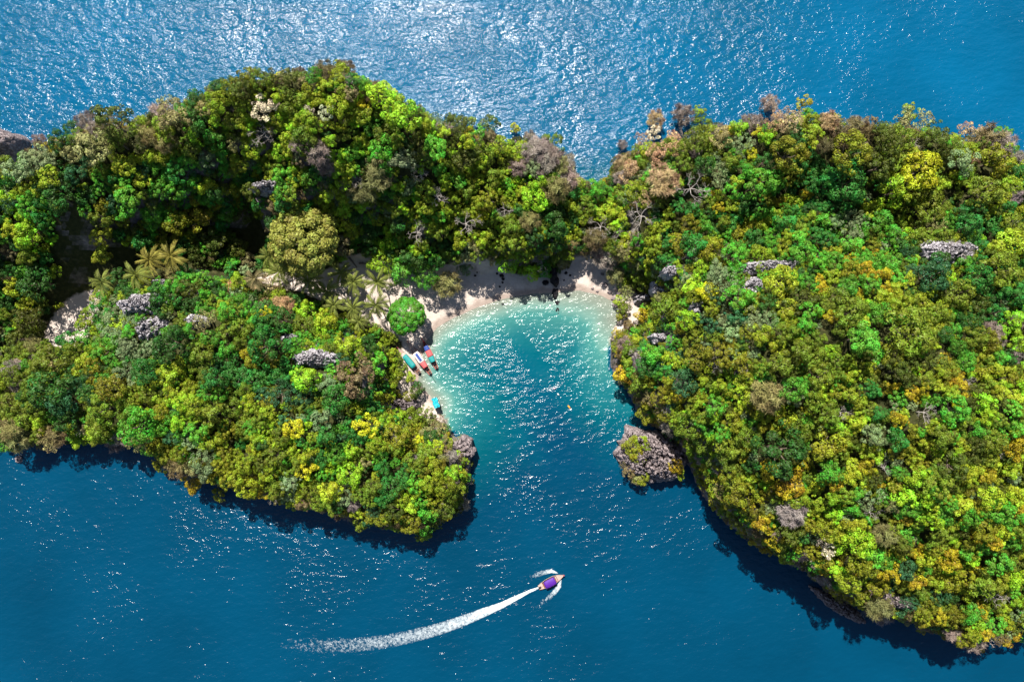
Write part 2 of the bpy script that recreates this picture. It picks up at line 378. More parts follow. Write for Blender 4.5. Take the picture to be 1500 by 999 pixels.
for k, nm, mt in ((0, 'hillside', 'hillside'), (1, 'beach', 'sand'), (2, 'seabed', 'sand')):
    F = quads[cls == k]; u, inv = np.unique(F, return_inverse=True)
    me = from_np(nm, VALL[u], inv.reshape(-1, 4)); a = me.attributes.new('sand', 'FLOAT', 'POINT'); a.data.foreach_set('value', SM.ravel()[u].astype(np.float32))
    structure(link(nm, me, M[mt]))

# ------------------------------------------------------------------ sea, one sheet out to the horizon
inner = np.concatenate([np.arange(-230, -44, 2.0), np.arange(-44, 45, 1.0), np.arange(46, 231, 2.0)]); outer = 230*np.geomspace(1.05, 26, 26)
ax = np.concatenate([-outer[::-1], inner, outer])
WX, WY = np.meshgrid(ax, ax)
mask = (np.abs(WX) < 235) & (np.abs(WY) < 150)
DEP = np.full(WX.shape, 12.0); zz, dd, bb, _ = ground(WX[mask], WY[mask]); 
kd = .115+.125*np.clip((26-WX[mask])/22, 0, 1)
DEP[mask] = np.where((zz > 0) & (bb > 9), 12, np.minimum(12, bb*kd+np.clip(bb-26, 0, 80)*.22))
DEP[mask] = np.where((zz > 0) & (bb <= 9), 0, DEP[mask])
i2 = np.arange(WX.size).reshape(WX.shape)
WF = np.stack([i2[:-1, :-1], i2[:-1, 1:], i2[1:, 1:], i2[1:, :-1]], -1).reshape(-1, 4)
me = from_np('sea', np.stack([WX.ravel(), WY.ravel(), np.zeros(WX.size)], 1), WF)
a = me.attributes.new('depth', 'FLOAT', 'POINT'); a.data.foreach_set('value', DEP.ravel().astype(np.float32))
northing = np.clip((WY+20+.15*WX)/70, 0, 1); a = me.attributes.new('outer', 'FLOAT', 'POINT'); a.data.foreach_set('value', northing.ravel().astype(np.float32))
sl = np.ones(WX.shape)
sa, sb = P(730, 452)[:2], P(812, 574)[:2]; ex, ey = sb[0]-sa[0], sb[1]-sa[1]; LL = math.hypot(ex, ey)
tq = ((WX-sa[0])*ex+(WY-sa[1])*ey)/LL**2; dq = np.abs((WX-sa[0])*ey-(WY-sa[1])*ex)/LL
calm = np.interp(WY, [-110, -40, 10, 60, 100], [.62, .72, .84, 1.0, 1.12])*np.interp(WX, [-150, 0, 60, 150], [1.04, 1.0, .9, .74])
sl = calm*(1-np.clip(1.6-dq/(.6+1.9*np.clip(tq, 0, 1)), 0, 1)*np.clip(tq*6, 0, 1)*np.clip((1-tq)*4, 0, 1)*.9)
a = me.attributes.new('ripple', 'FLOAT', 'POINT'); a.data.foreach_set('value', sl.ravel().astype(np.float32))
structure(link('sea', me, M['sea_water']))

# ------------------------------------------------------------------ rocks
def rock_mesh(name, rx, ry, h, seed, n=44, spike=1.0, cell=.9, base=-1.0, flat=.5):
    """karst rock: fluted, spiky top on an uneven footprint"""
    th = np.linspace(0, 2*np.pi, n, endpoint=False); rings = max(8, n//2)
    V = []; 
    for i in range(rings+1):
        rho = (i/rings)
        ed = .45+1.1*fbm(np.cos(th)*1.5+9, np.sin(th)*1.5+seed*3.1, seed, 4)
        x = np.cos(th)*rx*rho*ed; y = np.sin(th)*ry*rho*ed
        wx = x+1.2*fbm(x*.5+7, y*.5, seed+8, 2); wy = y+1.2*fbm(x*.5, y*.5+5, seed+9, 2); ca, sa_ = math.cos(seed*1.3), math.sin(seed*1.3)
        u_, v_ = (wx*ca+wy*sa_)/cell, (-wx*sa_+wy*ca)/cell
        f1, f2 = worley(u_*.40+seed, v_*1.1, seed); rd = 1-np.abs(2*vnoise(u_*.55+seed, v_*1.7, seed+2)-1); r2 = fbm(x*.35+seed, y*.35, seed+3, 4)
        prof = np.clip((1-rho**(2/flat if flat > 0 else 2)), 0, 1)**.6
        g1, g2 = worley(x/(cell*.55)+3, y/(cell*.55), seed+4)
        z = h*prof*(.25+1.3*r2)+spike*(.45*np.clip(f2-f1, 0, .5)*2+.6*rd**2+.5*np.clip(g2-g1, 0, .5)*2)*min(1, 1.6*(1-rho)+.2)
        if i == rings: z = np.full(n, base)
        j = .10*cell if 0 < i < rings else 0
        V.append(np.stack([x+RNG.normal(0, j, n), y+RNG.normal(0, j, n), z], 1))
    V = np.concatenate(V); F = []
    for i in range(rings):
        for k in range(n): F.append((i*n+k, (i+1)*n+k, (i+1)*n+(k+1) % n, i*n+(k+1) % n))
    return from_np(name, V, np.array(F), smooth=False)
OUT = [(206,446,31,17,4.5,'limestone','pale jagged limestone outcrop crowning the headland beside the boats'),
 (222,482,24,15,3.5,'limestone','blue grey fluted limestone slope below the pale crowning outcrop'),
 (232,418,10,8,3.5,'limestone','small pale limestone knob next to the coconut palm pair'),
 (285,470,16,10,3.5,'limestone','shaded grey limestone wall between trees east of the crowning outcrop'),
 (1130,391,44,8,4.0,'limestone','long grey limestone ridge running across the broad headland'),
 (1102,418,14,15,3.5,'limestone','fluted grey limestone buttress under the long ridge'),
 (987,398,13,8,3.8,'limestone','grey limestone crag at the bay end of the broad headland'),
 (968,424,8,14,3.5,'limestone','narrow grey limestone rib above the turquoise shallows'),
 (943,436,14,7,3.5,'limestone','low grey limestone ledge on the bay side of the narrow rib'),
 (971,496,15,8,3.8,'limestone','isolated pale limestone patch among olive trees above the bay'),
 (1020,450,8,11,3.5,'limestone','small pale limestone scar between gold and olive crowns'),
 (460,527,32,12,3.6,'limestone','blue grey limestone band across the middle of the boat headland'),
 (424,496,11,8,3.5,'limestone','small white limestone patch beside a dark green tree'),
 (1398,368,34,16,4.0,'limestone','bare rocky knoll under tangled dead branches'),
 (588,593,20,11,3.2,'mauve_rock','shaded mauve rock shelf above the turquoise tarp'),
 (676,664,15,20,3.6,'mauve_rock','mauve limestone cliff top at the tip of the boat headland'),
 (405,281,28,8,5.0,'limestone','pale overhanging ledge above the dark cave hollow'),
 (1235,890,40,8,2.6,'mauve_rock','bare mauve cliff edge over the shadowed water of the broad headland'),
 (1310,880,26,7,2.6,'mauve_rock','dull grey rock shelf with dry twigs near the headland point')]
ROCKXY = []; ROCKEL = []
for k, (px, py, a, b, h, mt, lab) in enumerate(OUT):
    x, y, z = hit(px, py, 2.0); sc = (CAM_H-z)/FPX*1.22; rz_ = math.radians({4: 6, 17: -32, 18: -20, 7: 25}.get(k, 0))
    ROCKXY.append((x, y, max(a, b)*sc, min(a, b)*sc)); ROCKEL.append((x, y, a*sc, b*sc, rz_))
    o = link('rock_outcrop', rock_mesh('rock_outcrop', a*sc, b*sc, h*.5, k+2, 110 if a > 20 else 64, 2.0, 1.5, -4.0, 1.0), M[mt], loc=(x, y, z-.1+(4.5 if k == 16 else 0)))
    o.rotation_euler = (0, 0, rz_)
    tag(o, lab, 'rock')

islet_c = P(952, 668, 5); ISL = (10.2, 6.2, 8.5)
o = link('rock_islet', rock_mesh('rock_islet', 10.6, 7.8, 6.5, 31, 120, 2.8, 2.0, -5.0, .7), M['mauve_rock'], loc=(islet_c[0], islet_c[1], 0), rotz=math.radians(-28))
tag(o, 'mauve fluted rock islet with shrubs just off the broad headland', 'rock')
c = P(-6, 212, 8); o = link('sea_stack', rock_mesh('sea_stack', 4.0, 6.0, 10, 12, 50, 1.8, 1.2, -4, .4), M['mauve_rock'], loc=(c[0], c[1], 0)); tag(o, 'mauve rock stack rising from glittering sea by the wooded ridge', 'rock')

def boulder(px, py, rx, ry, h, mt, lab, group=None, sink=.25, z=None):
    x, y, zg = hit(px, py, h*.5)
    if z is None: z = zg if zg > .05 else -.5
    n = 14; V = []
    sd_ = random.randint(0, 999)
    for i in range(9):
        ph = math.pi*i/8
        for k in range(n):
            t = 2*math.pi*k/n; d = Vector((math.sin(ph)*math.cos(t), math.sin(ph)*math.sin(t), math.cos(ph)))
            q = .72+.5*mnoise.noise(d*1.6+Vector((sd_, 0, 0)))+.18*mnoise.noise(d*4+Vector((0, sd_, 0)))
            V.append((d.x*rx*q*1.15, d.y*ry*q*1.15, d.z*h*q))
    F = [(i*n+k, (i+1)*n+k, (i+1)*n+(k+1) % n, i*n+(k+1) % n) for i in range(8) for k in range(n)]
    o = link('boulder', from_np('boulder', np.array(V), np.array(F), False), M[mt], loc=(x, y, z+h*.35))
    return tag(o, lab, 'rock', group)
boulder(811,402,1.5,3.0,2.6,'black_rock','tallest black boulder standing in line across the white beach')
boulder(815,412,1.0,1.6,1.6,'black_rock','black boulder leaning on the tallest beach rock')
boulder(799,414,.95,1.0,.9,'black_rock','single round black boulder set apart on the wet sand')
boulder(813,429,1.2,1.7,1.3,'black_rock','black boulder at the water line of the beach')
boulder(816,443,.9,1.0,.8,'black_rock','black boulder standing in shallow water off the beach')
boulder(817,455,.9,1.5,.6,'black_rock','flat black rock awash, outermost of the line of beach rocks')
for px, py, r in ((823,394,.5),(829,400,.55),(832,392,.5),(835,404,.4),(828,389,.35),(826,411,.3),(805,404,.3),(803,399,.3)):
    boulder(px, py, r, r*.9, r*.7, 'black_rock', 'small black stone scattered around the tallest beach boulder', 'small stones round the black beach boulders')
for px, py, r in ((735,404,.7),(737,409,.55),(736,414,.4),(732,420,.35),(728,401,.4),(696,404,.4),(699,399,.35)):
    boulder(px, py, r, r*.9, r*.7, 'black_rock', 'dark stone lying on the dry sand below the trees', 'dark stones on the dry sand')
for px, py, r in ((739,440,.45),(736,446,.8),(736,454,.45),(738,461,.4),(754,462,.45),(725,463,.35),(733,436,.3)):
    boulder(px, py, r, r*.9, r*.6, 'black_rock', 'dark stone poking out of the sparkling shallows', 'dark stones in the shallows')
for px, py, r in ((886,418,.9),(893,428,.7),(899,438,.8),(897,416,.6),(905,428,1.2),(868,423,.5),(875,427,.45),(890,408,.8),(882,402,.6),(902,446,1.4)):
    boulder(px, py, r, r*.8, r*.7, 'mauve_rock', 'brown stone at the foot of the slope closing the beach', 'brown stones at the beach end')
boulder(28, 673, 1.5, 1.0, .8, 'mauve_rock', 'low brown rock awash in the glitter under the boat headland', z=-.2)

# ------------------------------------------------------------------ crowns, branches
def crown_mesh(name, seed, nl, lr, nleaf, leaf, aspect=1.4, flat=.8, loose=0.0, jit=.40, cut=-.25):
    r = np.random.default_rng(seed); C = []; R = []
    k = 0
    while len(C) < nl:
        k += 1; i = len(C)+.5
        zc = 1-1.15*i/nl; az = 2.399963*i+r.normal(0, .6)
        rad = 1-lr
        d = np.array([math.sqrt(max(0, 1-zc*zc))*math.cos(az), math.sqrt(max(0, 1-zc*zc))*math.sin(az), zc])
        sc = 1+r.normal(0, .10+loose*.35)
        C.append(d*rad*np.clip(sc, .35, 1.25)*np.array([1, 1, flat])); R.append(lr*r.uniform(.55, 1.35))
    C = np.array(C); R = np.array(R)
    C[:, 2] += .55*lr*r.normal(0, 1, nl)*(1+loose)
    w = R**2/np.sum(R**2); li = r.choice(nl, nleaf*2, p=w)
    d = r.normal(0, 1, (nleaf*2, 3)); d /= np.linalg.norm(d, axis=1)[:, None]
    out = C[li]/(np.linalg.norm(C[li], axis=1)[:, None]+.2)+np.array([0, 0, .45])
    d += out*.55; d /= np.linalg.norm(d, axis=1)[:, None]
    pos = C[li]+d*(R[li]*r.uniform(.78, 1.06, nleaf*2))[:, None]*np.array([1, 1, .9])
    keep = pos[:, 2] > cut+C[:, 2].min()*.4
    for j in range(nl):
        dd = np.linalg.norm(pos-C[j], axis=1); keep &= ~((dd < R[j]*.72) & (li != j))
    pos = pos[keep][:nleaf]; d = d[keep][:nleaf]; li = li[keep][:nleaf]; n = len(pos)
    nrm = d+r.normal(0, jit, (n, 3)); nrm /= np.linalg.norm(nrm, axis=1)[:, None]
    t = np.cross(nrm, r.normal(0, 1, (n, 3))); t /= np.linalg.norm(t, axis=1)[:, None]; b = np.cross(nrm, t)
    s = leaf*r.uniform(.6, 1.35, n)[:, None]
    t = t*s*aspect**.5; b = b*s/aspect**.5
    pos = pos+np.array([0, 0, 1.1])
    V = np.stack([pos-t, pos-b*.8, pos+t, pos+b*.8], 1).reshape(-1, 3)
    F = np.arange(4*n).reshape(-1, 4)
    me = from_np(name, V, F, False)
    lr_ = r.uniform(0, 1, nl)
    a = me.attributes.new('leaf', 'FLOAT', 'FACE'); a.data.foreach_set('value', r.uniform(0, 1, n).astype(np.float32))
    a = me.attributes.new('lobe', 'FLOAT', 'FACE'); a.data.foreach_set('value', lr_[li].astype(np.float32))
    me.materials.append(M['foliage']); return me
CROWN = [crown_mesh('crown', 1, 30, .25, 2200, .050, loose=.35), crown_mesh('crown', 2, 44, .20, 2600, .045, loose=.3), crown_mesh('crown', 3, 20, .31, 1800, .056, loose=.3),
         crown_mesh('crown', 4, 26, .22, 1700, .052, loose=1.2), crown_mesh('crown', 5, 150, .17, 14000, .032, flat=.8, loose=-.2), crown_mesh('crown', 6, 44, .19, 1700, .040, loose=.8, jit=.8),
         crown_mesh('crown', 7, 44, .20, 1500, .085, aspect=14, loose=.6, jit=1.2), crown_mesh('crown', 8, 34, .23, 2100, .050, flat=.5, loose=.6), crown_mesh('crown', 9, 26, .26, 2000, .052, loose=.9)]
def trunk_mesh(seed):
    r = random.Random(seed); b = MB(); lean = (r.uniform(-.12, .12), r.uniform(-.12, .12))
    b.tube([(0, 0, -.7), (0, 0, 0), (lean[0]*.5, lean[1]*.5, .4), (lean[0], lean[1], .85)], [.10, .085, .065, .05], 6)
    for k in range(5):
        a = 2*math.pi*k/5+r.uniform(-.4, .4); q = r.uniform(.45, .7)
        b.tube([(lean[0]*.7, lean[1]*.7, .5+.05*k), (q*.5*math.cos(a), q*.5*math.sin(a), .9), (q*math.cos(a), q*math.sin(a), 1.3)], [.04, .028, .012], 5)
    return b.mesh('trunk', True)
TRUNK = [trunk_mesh(k) for k in range(4)]
for t in TRUNK: t.materials.append(M['bark'])
def bare_mesh(seed):
    r = random.Random(seed); b = MB()
    def grow(p, d, L, rad, lev):
        q = p+d*L; m_ = p+d*L*.5+Vector((r.uniform(-1, 1), r.uniform(-1, 1), r.uniform(-.5, 1)))*L*.12
        b.tube([p, m_, q], [rad, rad*.8, rad*.6], 4 if lev < 2 else 3, False)
        if lev >= 5: return
        for k in range(r.choice((2, 3, 3)) if lev else 5):
            nd = (d*.75+Vector((r.uniform(-1, 1), r.uniform(-1, 1), r.uniform(-.35, .6)))*.85).normalized()
            if lev == 0:
                a = 2*math.pi*k/5+r.uniform(-.4, .4); nd = Vector((math.cos(a), math.sin(a), r.uniform(.35, .9))).normalized()
            grow(q, nd, L*r.uniform(.55, .85) if lev else r.uniform(.34, .5), rad*.66, lev+1)
    b.tube([(0, 0, -.7), (0, 0, .6)], [.055, .038], 5)
    grow(Vector((0, 0, .55)), Vector((0, 0, 1)), .25, .036, 0)
    return b.mesh('branches', True)
BARE = [bare_mesh(k) for k in range(4)]
for t in BARE: t.materials.append(M['dead_wood'])

TINT = {'O': (.118, .170, .012), 'Q': (.172, .186, .010), 'Y': (.220, .290, .014), 'L': (.205, .370, .014), 'V': (.440, .430, .014), 'G': (.080, .250, .018),
        'E': (.034, .155, .020), 'D': (.030, .095, .013), 'J': (.064, .084, .009), 'A': (.320, .265, .012), 'K': (.245, .230, .085), 'B': (.165, .130, .058),
        'P': (.165, .225, .095), 'T': (.028, .098, .032), 'C': (.58, .55, .38), 'S': (.350, .230, .125), 'W': (.260, .210, .185), 'X': (.3, .3, .3)}
WORD = {'O': 'olive green', 'Q': 'golden olive', 'Y': 'yellowish green', 'L': 'lime green', 'V': 'bright yellow', 'G': 'bright green', 'E': 'emerald green', 'D': 'dark green',
        'J': 'dark olive', 'A': 'amber', 'K': 'khaki', 'B': 'brown', 'P': 'pale grey green', 'T': 'dark bluish green', 'C': 'cream coloured', 'S': 'salmon orange', 'W': 'mauve twiggy', 'X': 'bare silvery'}
# crowns one can pick out in the photograph: pixel of the crown, its radius in pixels, colour
TREES = """166 180 28 J;131 180 18 W;60 208 11 W;84 206 14 D;106 188 11 D;118 202 15 O;132 214 22 K;154 205 16 K;108 226 13 K;204 185 14 Y;174 210 16 O;40 240 18 P;66 242 14 P;72 260 15 Y;34 284 12 Y;
40 304 16 G;38 318 9 L;86 290 19 D;232 278 14 G;232 228 14 Y;242 212 12 K;190 292 18 G;152 320 16 O;128 310 10 G;286 268 12 G;280 218 14 O;288 176 17 D;252 156 14 K;290 322 20 Q;258 326 18 Q;346 126 16 J;
380 118 14 O;396 126 8 Y;420 112 14 J;460 112 12 G;440 110 9 B;508 104 12 B;388 158 17 C;478 164 11 C;452 162 7 C;312 170 12 L;384 192 20 X;450 130 8 Y;478 150 9 Y;532 154 9 V;576 140 8 V;538 122 6 V;
560 216 20 G;590 236 18 P;484 208 11 L;466 224 16 W;440 236 10 B;352 242 12 Y;350 266 10 G;504 270 12 Y;526 262 14 X;556 260 18 K;424 220 12 Y;346 212 12 K;786 270 14 L;732 216 15 Y;808 214 16 O;776 204 12 W;
754 190 8 V;716 186 14 O;670 184 14 J;688 180 9 Y;716 292 15 Q;666 308 9 Y;646 340 13 O;676 350 14 Y;682 326 20 X;616 256 16 X;640 288 16 X;740 308 14 X;812 280 18 K;708 318 8 V;812 330 20 D;746 332 15 O;
776 326 13 K;854 320 10 Y;880 332 18 X;874 284 13 G;856 304 14 O;838 284 11 E;612 340 20 X;830 238 14 W;800 238 12 W;960 176 14 S;1000 170 17 W;1126 154 14 W;1022 168 10 Y;1026 184 12 O;958 196 10 C;940 208 14 S;
912 212 8 W;988 202 9 W;1158 176 21 S;1176 154 11 A;1110 196 9 V;1102 226 8 V;1154 230 26 Q;1108 270 24 G;1020 206 18 O;1056 200 15 K;1000 222 14 O;1030 244 14 D;1012 276 24 X;940 316 26 X;1052 260 16 P;924 254 19 S;
960 230 14 S;934 226 11 O;1052 306 8 A;1180 286 9 A;1120 238 14 D;1348 252 29 V;1308 280 23 Y;1302 306 9 A;1242 226 27 Q;1288 242 24 J;1240 268 27 E;1210 270 16 E;1336 182 24 K;1330 168 12 Y;1340 210 12 X;
1320 202 20 O;1426 198 25 S;1470 212 21 W;1462 198 12 G;1376 200 20 J;1232 190 14 B;1254 186 14 W;1272 180 10 B;1410 238 18 P;1420 222 12 Y;1460 234 22 Q;1440 280 24 O;1360 304 24 O;1482 270 14 Y;1484 288 10 W;
1258 326 13 P;1224 310 13 D;1418 332 16 E;1372 328 14 K;1480 328 15 O;1384 270 8 O;1474 304 11 E;1012 360 20 E;1044 368 17 Q;1028 390 10 L;1048 394 14 P;1076 376 18 G;1116 374 16 Y;1176 370 16 G;954 378 11 Y;916 366 12 K;
1036 428 14 V;1080 436 20 G;1144 414 22 Y;980 454 27 O;940 462 10 A;940 414 14 O;1042 452 12 Q;1042 478 14 T;1074 486 14 P;1126 470 14 P;1152 452 16 Y;1060 516 20 Q;1020 526 19 Q;954 520 18 G;1140 532 20 O;1174 512 18 O;
1188 454 14 G;1238 420 17 G;1276 416 14 G;1246 362 17 G;1212 352 15 E;1246 382 10 A;1268 396 12 A;1430 408 20 E;1368 404 22 T;1470 396 26 O;1460 364 12 Y;1424 346 12 E;1306 450 14 Y;1350 444 15 Y;1248 458 22 O;1216 464 9 A;
1254 438 8 A;1262 496 24 G;1338 484 33 O;1344 514 10 L;1312 520 18 Q;1404 430 20 O;1490 504 13 L;1454 502 14 Q;1452 486 12 W;1382 526 9 A;1412 530 13 G;1226 528 11 O;1370 460 14 O;1418 476 16 D;1460 460 12 E;1332 462 8 X;
948 538 14 E;1000 560 20 T;964 580 13 Q;992 580 10 A;1048 596 16 G;1046 612 10 L;1060 566 14 Y;1090 578 16 Y;1122 580 22 K;1160 570 18 G;1050 539 12 X;946 604 14 Q;1010 620 22 O;1072 618 15 Q;986 628 15 D;1146 660 35 D;
1096 640 16 O;1124 690 14 A;1154 706 22 A;936 560 18 O;1116 608 12 Y;1030 644 16 O;1253 582 16 Y;1286 606 12 E;1281 639 18 P;1312 645 16 E;1213 652 22 Q;1266 661 12 Y;1266 683 13 A;1347 700 15 L;1400 601 22 G;1402 586 10 V;
1321 544 20 J;1334 575 10 A;1396 562 12 A;1316 615 12 A;1338 632 10 Q;1356 604 16 X;1231 604 12 X;1231 624 9 X;1462 661 12 X;1490 657 9 A;1433 630 14 G;1396 685 20 J;1427 685 11 Y;1211 692 18 G;1297 685 12 X;1422 562 12 X;
1464 615 10 O;1204 551 20 O;1372 566 9 Y;1366 762 14 L;1330 742 12 G;1275 750 14 X;1327 760 9 A;1392 852 14 Q;1300 837 15 A;1340 850 12 A;1210 802 12 C;1455 792 12 A;1490 925 14 G;1482 795 12 G;1220 857 12 A;
1290 900 14 W;1410 940 8 W;1260 900 7 X;1455 875 16 X;1330 880 12 T;1440 926 10 A;1432 944 9 A;1270 830 12 Q;1295 782 14 K;1085 723 20 Q;1120 765 14 A;1078 766 9 A;1158 751 16 W;1106 790 10 A;1137 788 14 A;
104 500 14 E;156 511 18 G;163 528 12 G;189 504 11 P;115 515 15 O;249 504 26 D;211 544 18 E;181 544 12 P;163 568 20 Q;150 599 22 O;205 623 26 G;211 606 13 L;119 641 16 L;77 528 24 O;75 572 26 D;95 590 18 T;59 594 18 O;
99 616 16 D;238 603 12 Q;251 577 12 Y;220 579 12 O;262 621 12 L;264 634 9 G;18 541 11 W;22 552 14 O;29 643 15 K;73 643 17 K;172 648 15 W;238 676 15 Q;266 663 13 Q;297 670 17 P;130 550 11 D;53 506 11 K;154 634 12 O;70 630 8 Y;
334 458 14 G;388 460 9 V;410 468 18 D;390 506 26 E;448 454 14 L;446 478 15 O;480 470 17 Y;500 478 11 G;438 504 10 G;460 514 7 L;510 506 17 Y;522 552 30 B;448 554 20 L;414 538 13 E;348 552 15 E;374 558 15 E;362 518 9 A;
372 530 10 Q;298 520 18 O;330 486 13 O;334 512 14 G;356 482 13 O;276 550 9 Y;300 546 10 O;310 556 16 E;322 580 11 G;410 580 20 T;492 584 20 E;430 628 14 V;534 624 17 V;312 606 18 O;340 596 14 O;364 590 13 Y;396 604 12 Y;
284 594 13 Y;304 470 15 K;276 486 12 G;392 568 8 Q;474 612 16 P;542 598 9 E;288 706 16 A;330 664 11 Q;334 702 13 Q;396 692 13 Y;450 686 15 V;512 694 18 L;426 704 14 P;492 664 14 G;402 668 14 O;480 638 14 E;358 684 10 Y;
534 678 10 K;528 724 12 O;456 720 13 O;366 722 6 A;518 740 10 W;322 724 10 Q;546 748 10 T;665 690 12 L;636 690 13 Y;654 712 14 Q;626 709 13 Y;615 731 12 G;559 668 10 G;562 685 13 E;571 714 16 E;586 728 12 Y;617 649 11 V;
622 608 12 O;610 574 10 J;600 580 8 Q;672 646 9 K;676 738 12 W;602 766 14 Q;622 774 14 O;619 782 11 Y;552 579 8 L;650 746 15 J;600 656 12 Q;576 748 14 J;631 630 14 K;654 630 8 D;
1385 365 14 X;1410 371 14 X;1398 360 11 X;445 352 48 K;500 360 17 B;516 342 12 Y;560 380 20 L;592 397 20 G;625 406 19 G;595 462 26 G;655 418 17 K;350 365 14 J;310 352 20 J;366 382 11 B;148 347 16 Q;152 376 14 Y;55 412 24 D;50 470 19 J;80 397 10 Y;20 372 9 B;
681 392 11 P;540 345 13 D;575 355 10 L;742 365 14 O;765 397 7 L;748 373 9 Y;790 377 17 X;825 385 8 K;820 357 14 D;870 352 14 B;884 380 15 W;900 404 11 K;913 452 9 O;907 441 8 Y;917 430 10 K;909 462 8 Q;590 541 9 O;602 553 8 Y;579 521 10 Y;613 569 9 D;586 530 7 O;866 372 10 B;905 345 12 X;395 418 13 S;408 424 8 S;640 385 13 D;700 372 12 O;720 378 10 K;770 380 9 B;
925 655 13 Q;937 645 9 Y;936 672 9 Y;922 690 10 B;940 700 10 Q;988 682 11 A;996 695 9 Y;930 664 10 Q;914 650 7 W;945 655 8 O;932 697 9 K;912 680 6 B;960 650 6 W"""
def islet_top(x, y):
    c, s_ = math.cos(math.radians(28)), math.sin(math.radians(28)); dx, dy = x-islet_c[0], y-islet_c[1]
    u, v = dx*c-dy*s_, dx*s_+dy*c
    r = min(1, math.hypot(u/10.4, v/7.6)); return 6.0*.85*max(0, 1-r**3.3)**.6
PALM = [(218,381,22),(250,375,22),(196,402,20),(146,412,20),(394,376,18),(408,398,22),(372,408,17),(452,412,22),(478,426,22),(500,400,20),(518,414,20),(553,414,22),(517,452,17),(551,448,20),(489,447,17),(526,470,15)]
def region(px, py, x, y):
    if 900 < px < 1003 and 628 < py < 708 and math.hypot((x-islet_c[0])/11, (y-islet_c[1])/9) < 1.1: return 'islet'
    if px > 880: return 'broad'
    if py > 425 and px < 700 and not (px > 560 and py < 560): return 'boat'
    if py > 330 and px > 400: return 'beach'
    return 'ridge'
PLACE = {'islet': 'on the rock islet', 'broad': 'on the broad headland', 'boat': 'on the headland by the boats', 'beach': 'behind the beach', 'ridge': 'on the ridge'}
RAD = []                                  # world x, y, radius of every plant, for spacing
HAND = []; NAMED = []
KINDS = {'O': (0, 1, 8), 'Q': (0, 1, 2), 'Y': (0, 2, 8), 'L': (2, 0, 8), 'V': (2, 3, 0), 'G': (1, 0, 8), 'E': (1, 8, 0), 'D': (1, 0, 2), 'J': (1, 0, 7), 'A': (0, 2, 3), 'K': (5, 3, 6), 'B': (5, 6, 1), 'P': (5, 3, 7), 'T': (1, 5, 0), 'C': (3, 5), 'S': (5, 6, 3), 'W': (6,)}
SHAPE = {0: 'lumpy', 1: 'clustered', 2: 'rounded', 3: 'ragged', 4: 'dense domed', 5: 'feathery', 6: 'wispy', 7: 'flat topped', 8: 'uneven'}
crown_src = {}
def empty(name, loc, rz=0, s=1.0):
    o = bpy.data.objects.new(name, None); COL.objects.link(o); o.location = loc; o.rotation_euler = (0, 0, rz)
    o.scale = s if isinstance(s, tuple) else (s, s, s); o.empty_display_size = .3; return o
def rock_near(x, y):
    return min(math.hypot(x-a, y-b)-c for a, b, c, d in ROCKXY)
for ent in TREES.replace('\n', '').split(';'):
    px, py, rp, code = ent.split(); px, py, rp = float(px), float(py), float(rp)
    d0 = 165 if px > 700 else 180
    r = rp*d0/FPX*1.08
    on_islet = 900 < px < 1003 and 636 < py < 708 and ent in TREES.split('\n')[-1]
    if on_islet:
        r *= 1.15; q = P(px, py, 8); x, y = q[0], q[1]; z = islet_top(x, y)
        q = P(px, py, z+r*.8); x, y = q[0], q[1]; z = islet_top(x, y)-.3
    else:
        x, y, z = hit(px, py, 1.5*r); r = rp*(CAM_H-z-1.5*r)/FPX*1.08
    RAD.append((x, y, r)); rg = region(px, py, x, y); HAND.append((px, py, code))
    big = 'large ' if rp >= 22 else ('small ' if rp <= 10 else '')
    edge = gn(GD, x, y)
    where = PLACE[rg]
    if rg != 'islet':
        if rock_near(x, y) < 2.5: where = 'by bare limestone '+where
        elif edge < 7 and rg in ('broad', 'boat', 'ridge'): where = 'at the cliff edge '+where
    if code in 'WS' and edge < 7: r *= .82
    sq = (r*random.uniform(.92, 1.08), r*random.uniform(.92, 1.08), r*random.uniform(.9, 1.15))
    if z < 7 and r > 4: sq = (r, r, r*.85)
    if code == 'X':
        z += .35*r
        o = empty('leafless_tree', (x, y, z), random.uniform(0, 6.28), sq)
        b = link('branches', random.choice(BARE), None, o)
        lab = f'{big}leafless silvery tree {where}'; tag(o, lab, 'tree', 'leafless trees '+where); NAMED.append((o, x, y, code, lab))
        continue
    v = random.choice(KINDS[code])
    if rp > 40 or (px, py) == (595, 462): v = 4
    if rg != 'islet': z += .3*r
    o = empty('broadleaf_tree' if rp > 9 else 'shrub', (x, y, z), random.uniform(0, 6.28), sq)
    link('trunk', random.choice(TRUNK), None, o)
    c = link('crown', CROWN[v], None, o); c['tint'] = [t*random.uniform(.92, 1.08) for t in (TINT[code] if rp < 40 else (.20, .205, .035))]+[1.0]
    crown_src.setdefault(v, c)
    if code == 'W': link('branches', random.choice(BARE), None, o)
    if rp > 40: lab = 'very large domed khaki green tree standing behind the palm grove'
    else: lab = f'{big}{WORD[code]} {SHAPE[v]} {"tree" if rp > 9 else "bush"} {where}'
    tag(o, lab, 'tree' if rp > 9 else 'shrub', f'{WORD[code]} {"trees" if rp > 9 else "bushes"} {where}'); NAMED.append((o, x, y, code, lab))
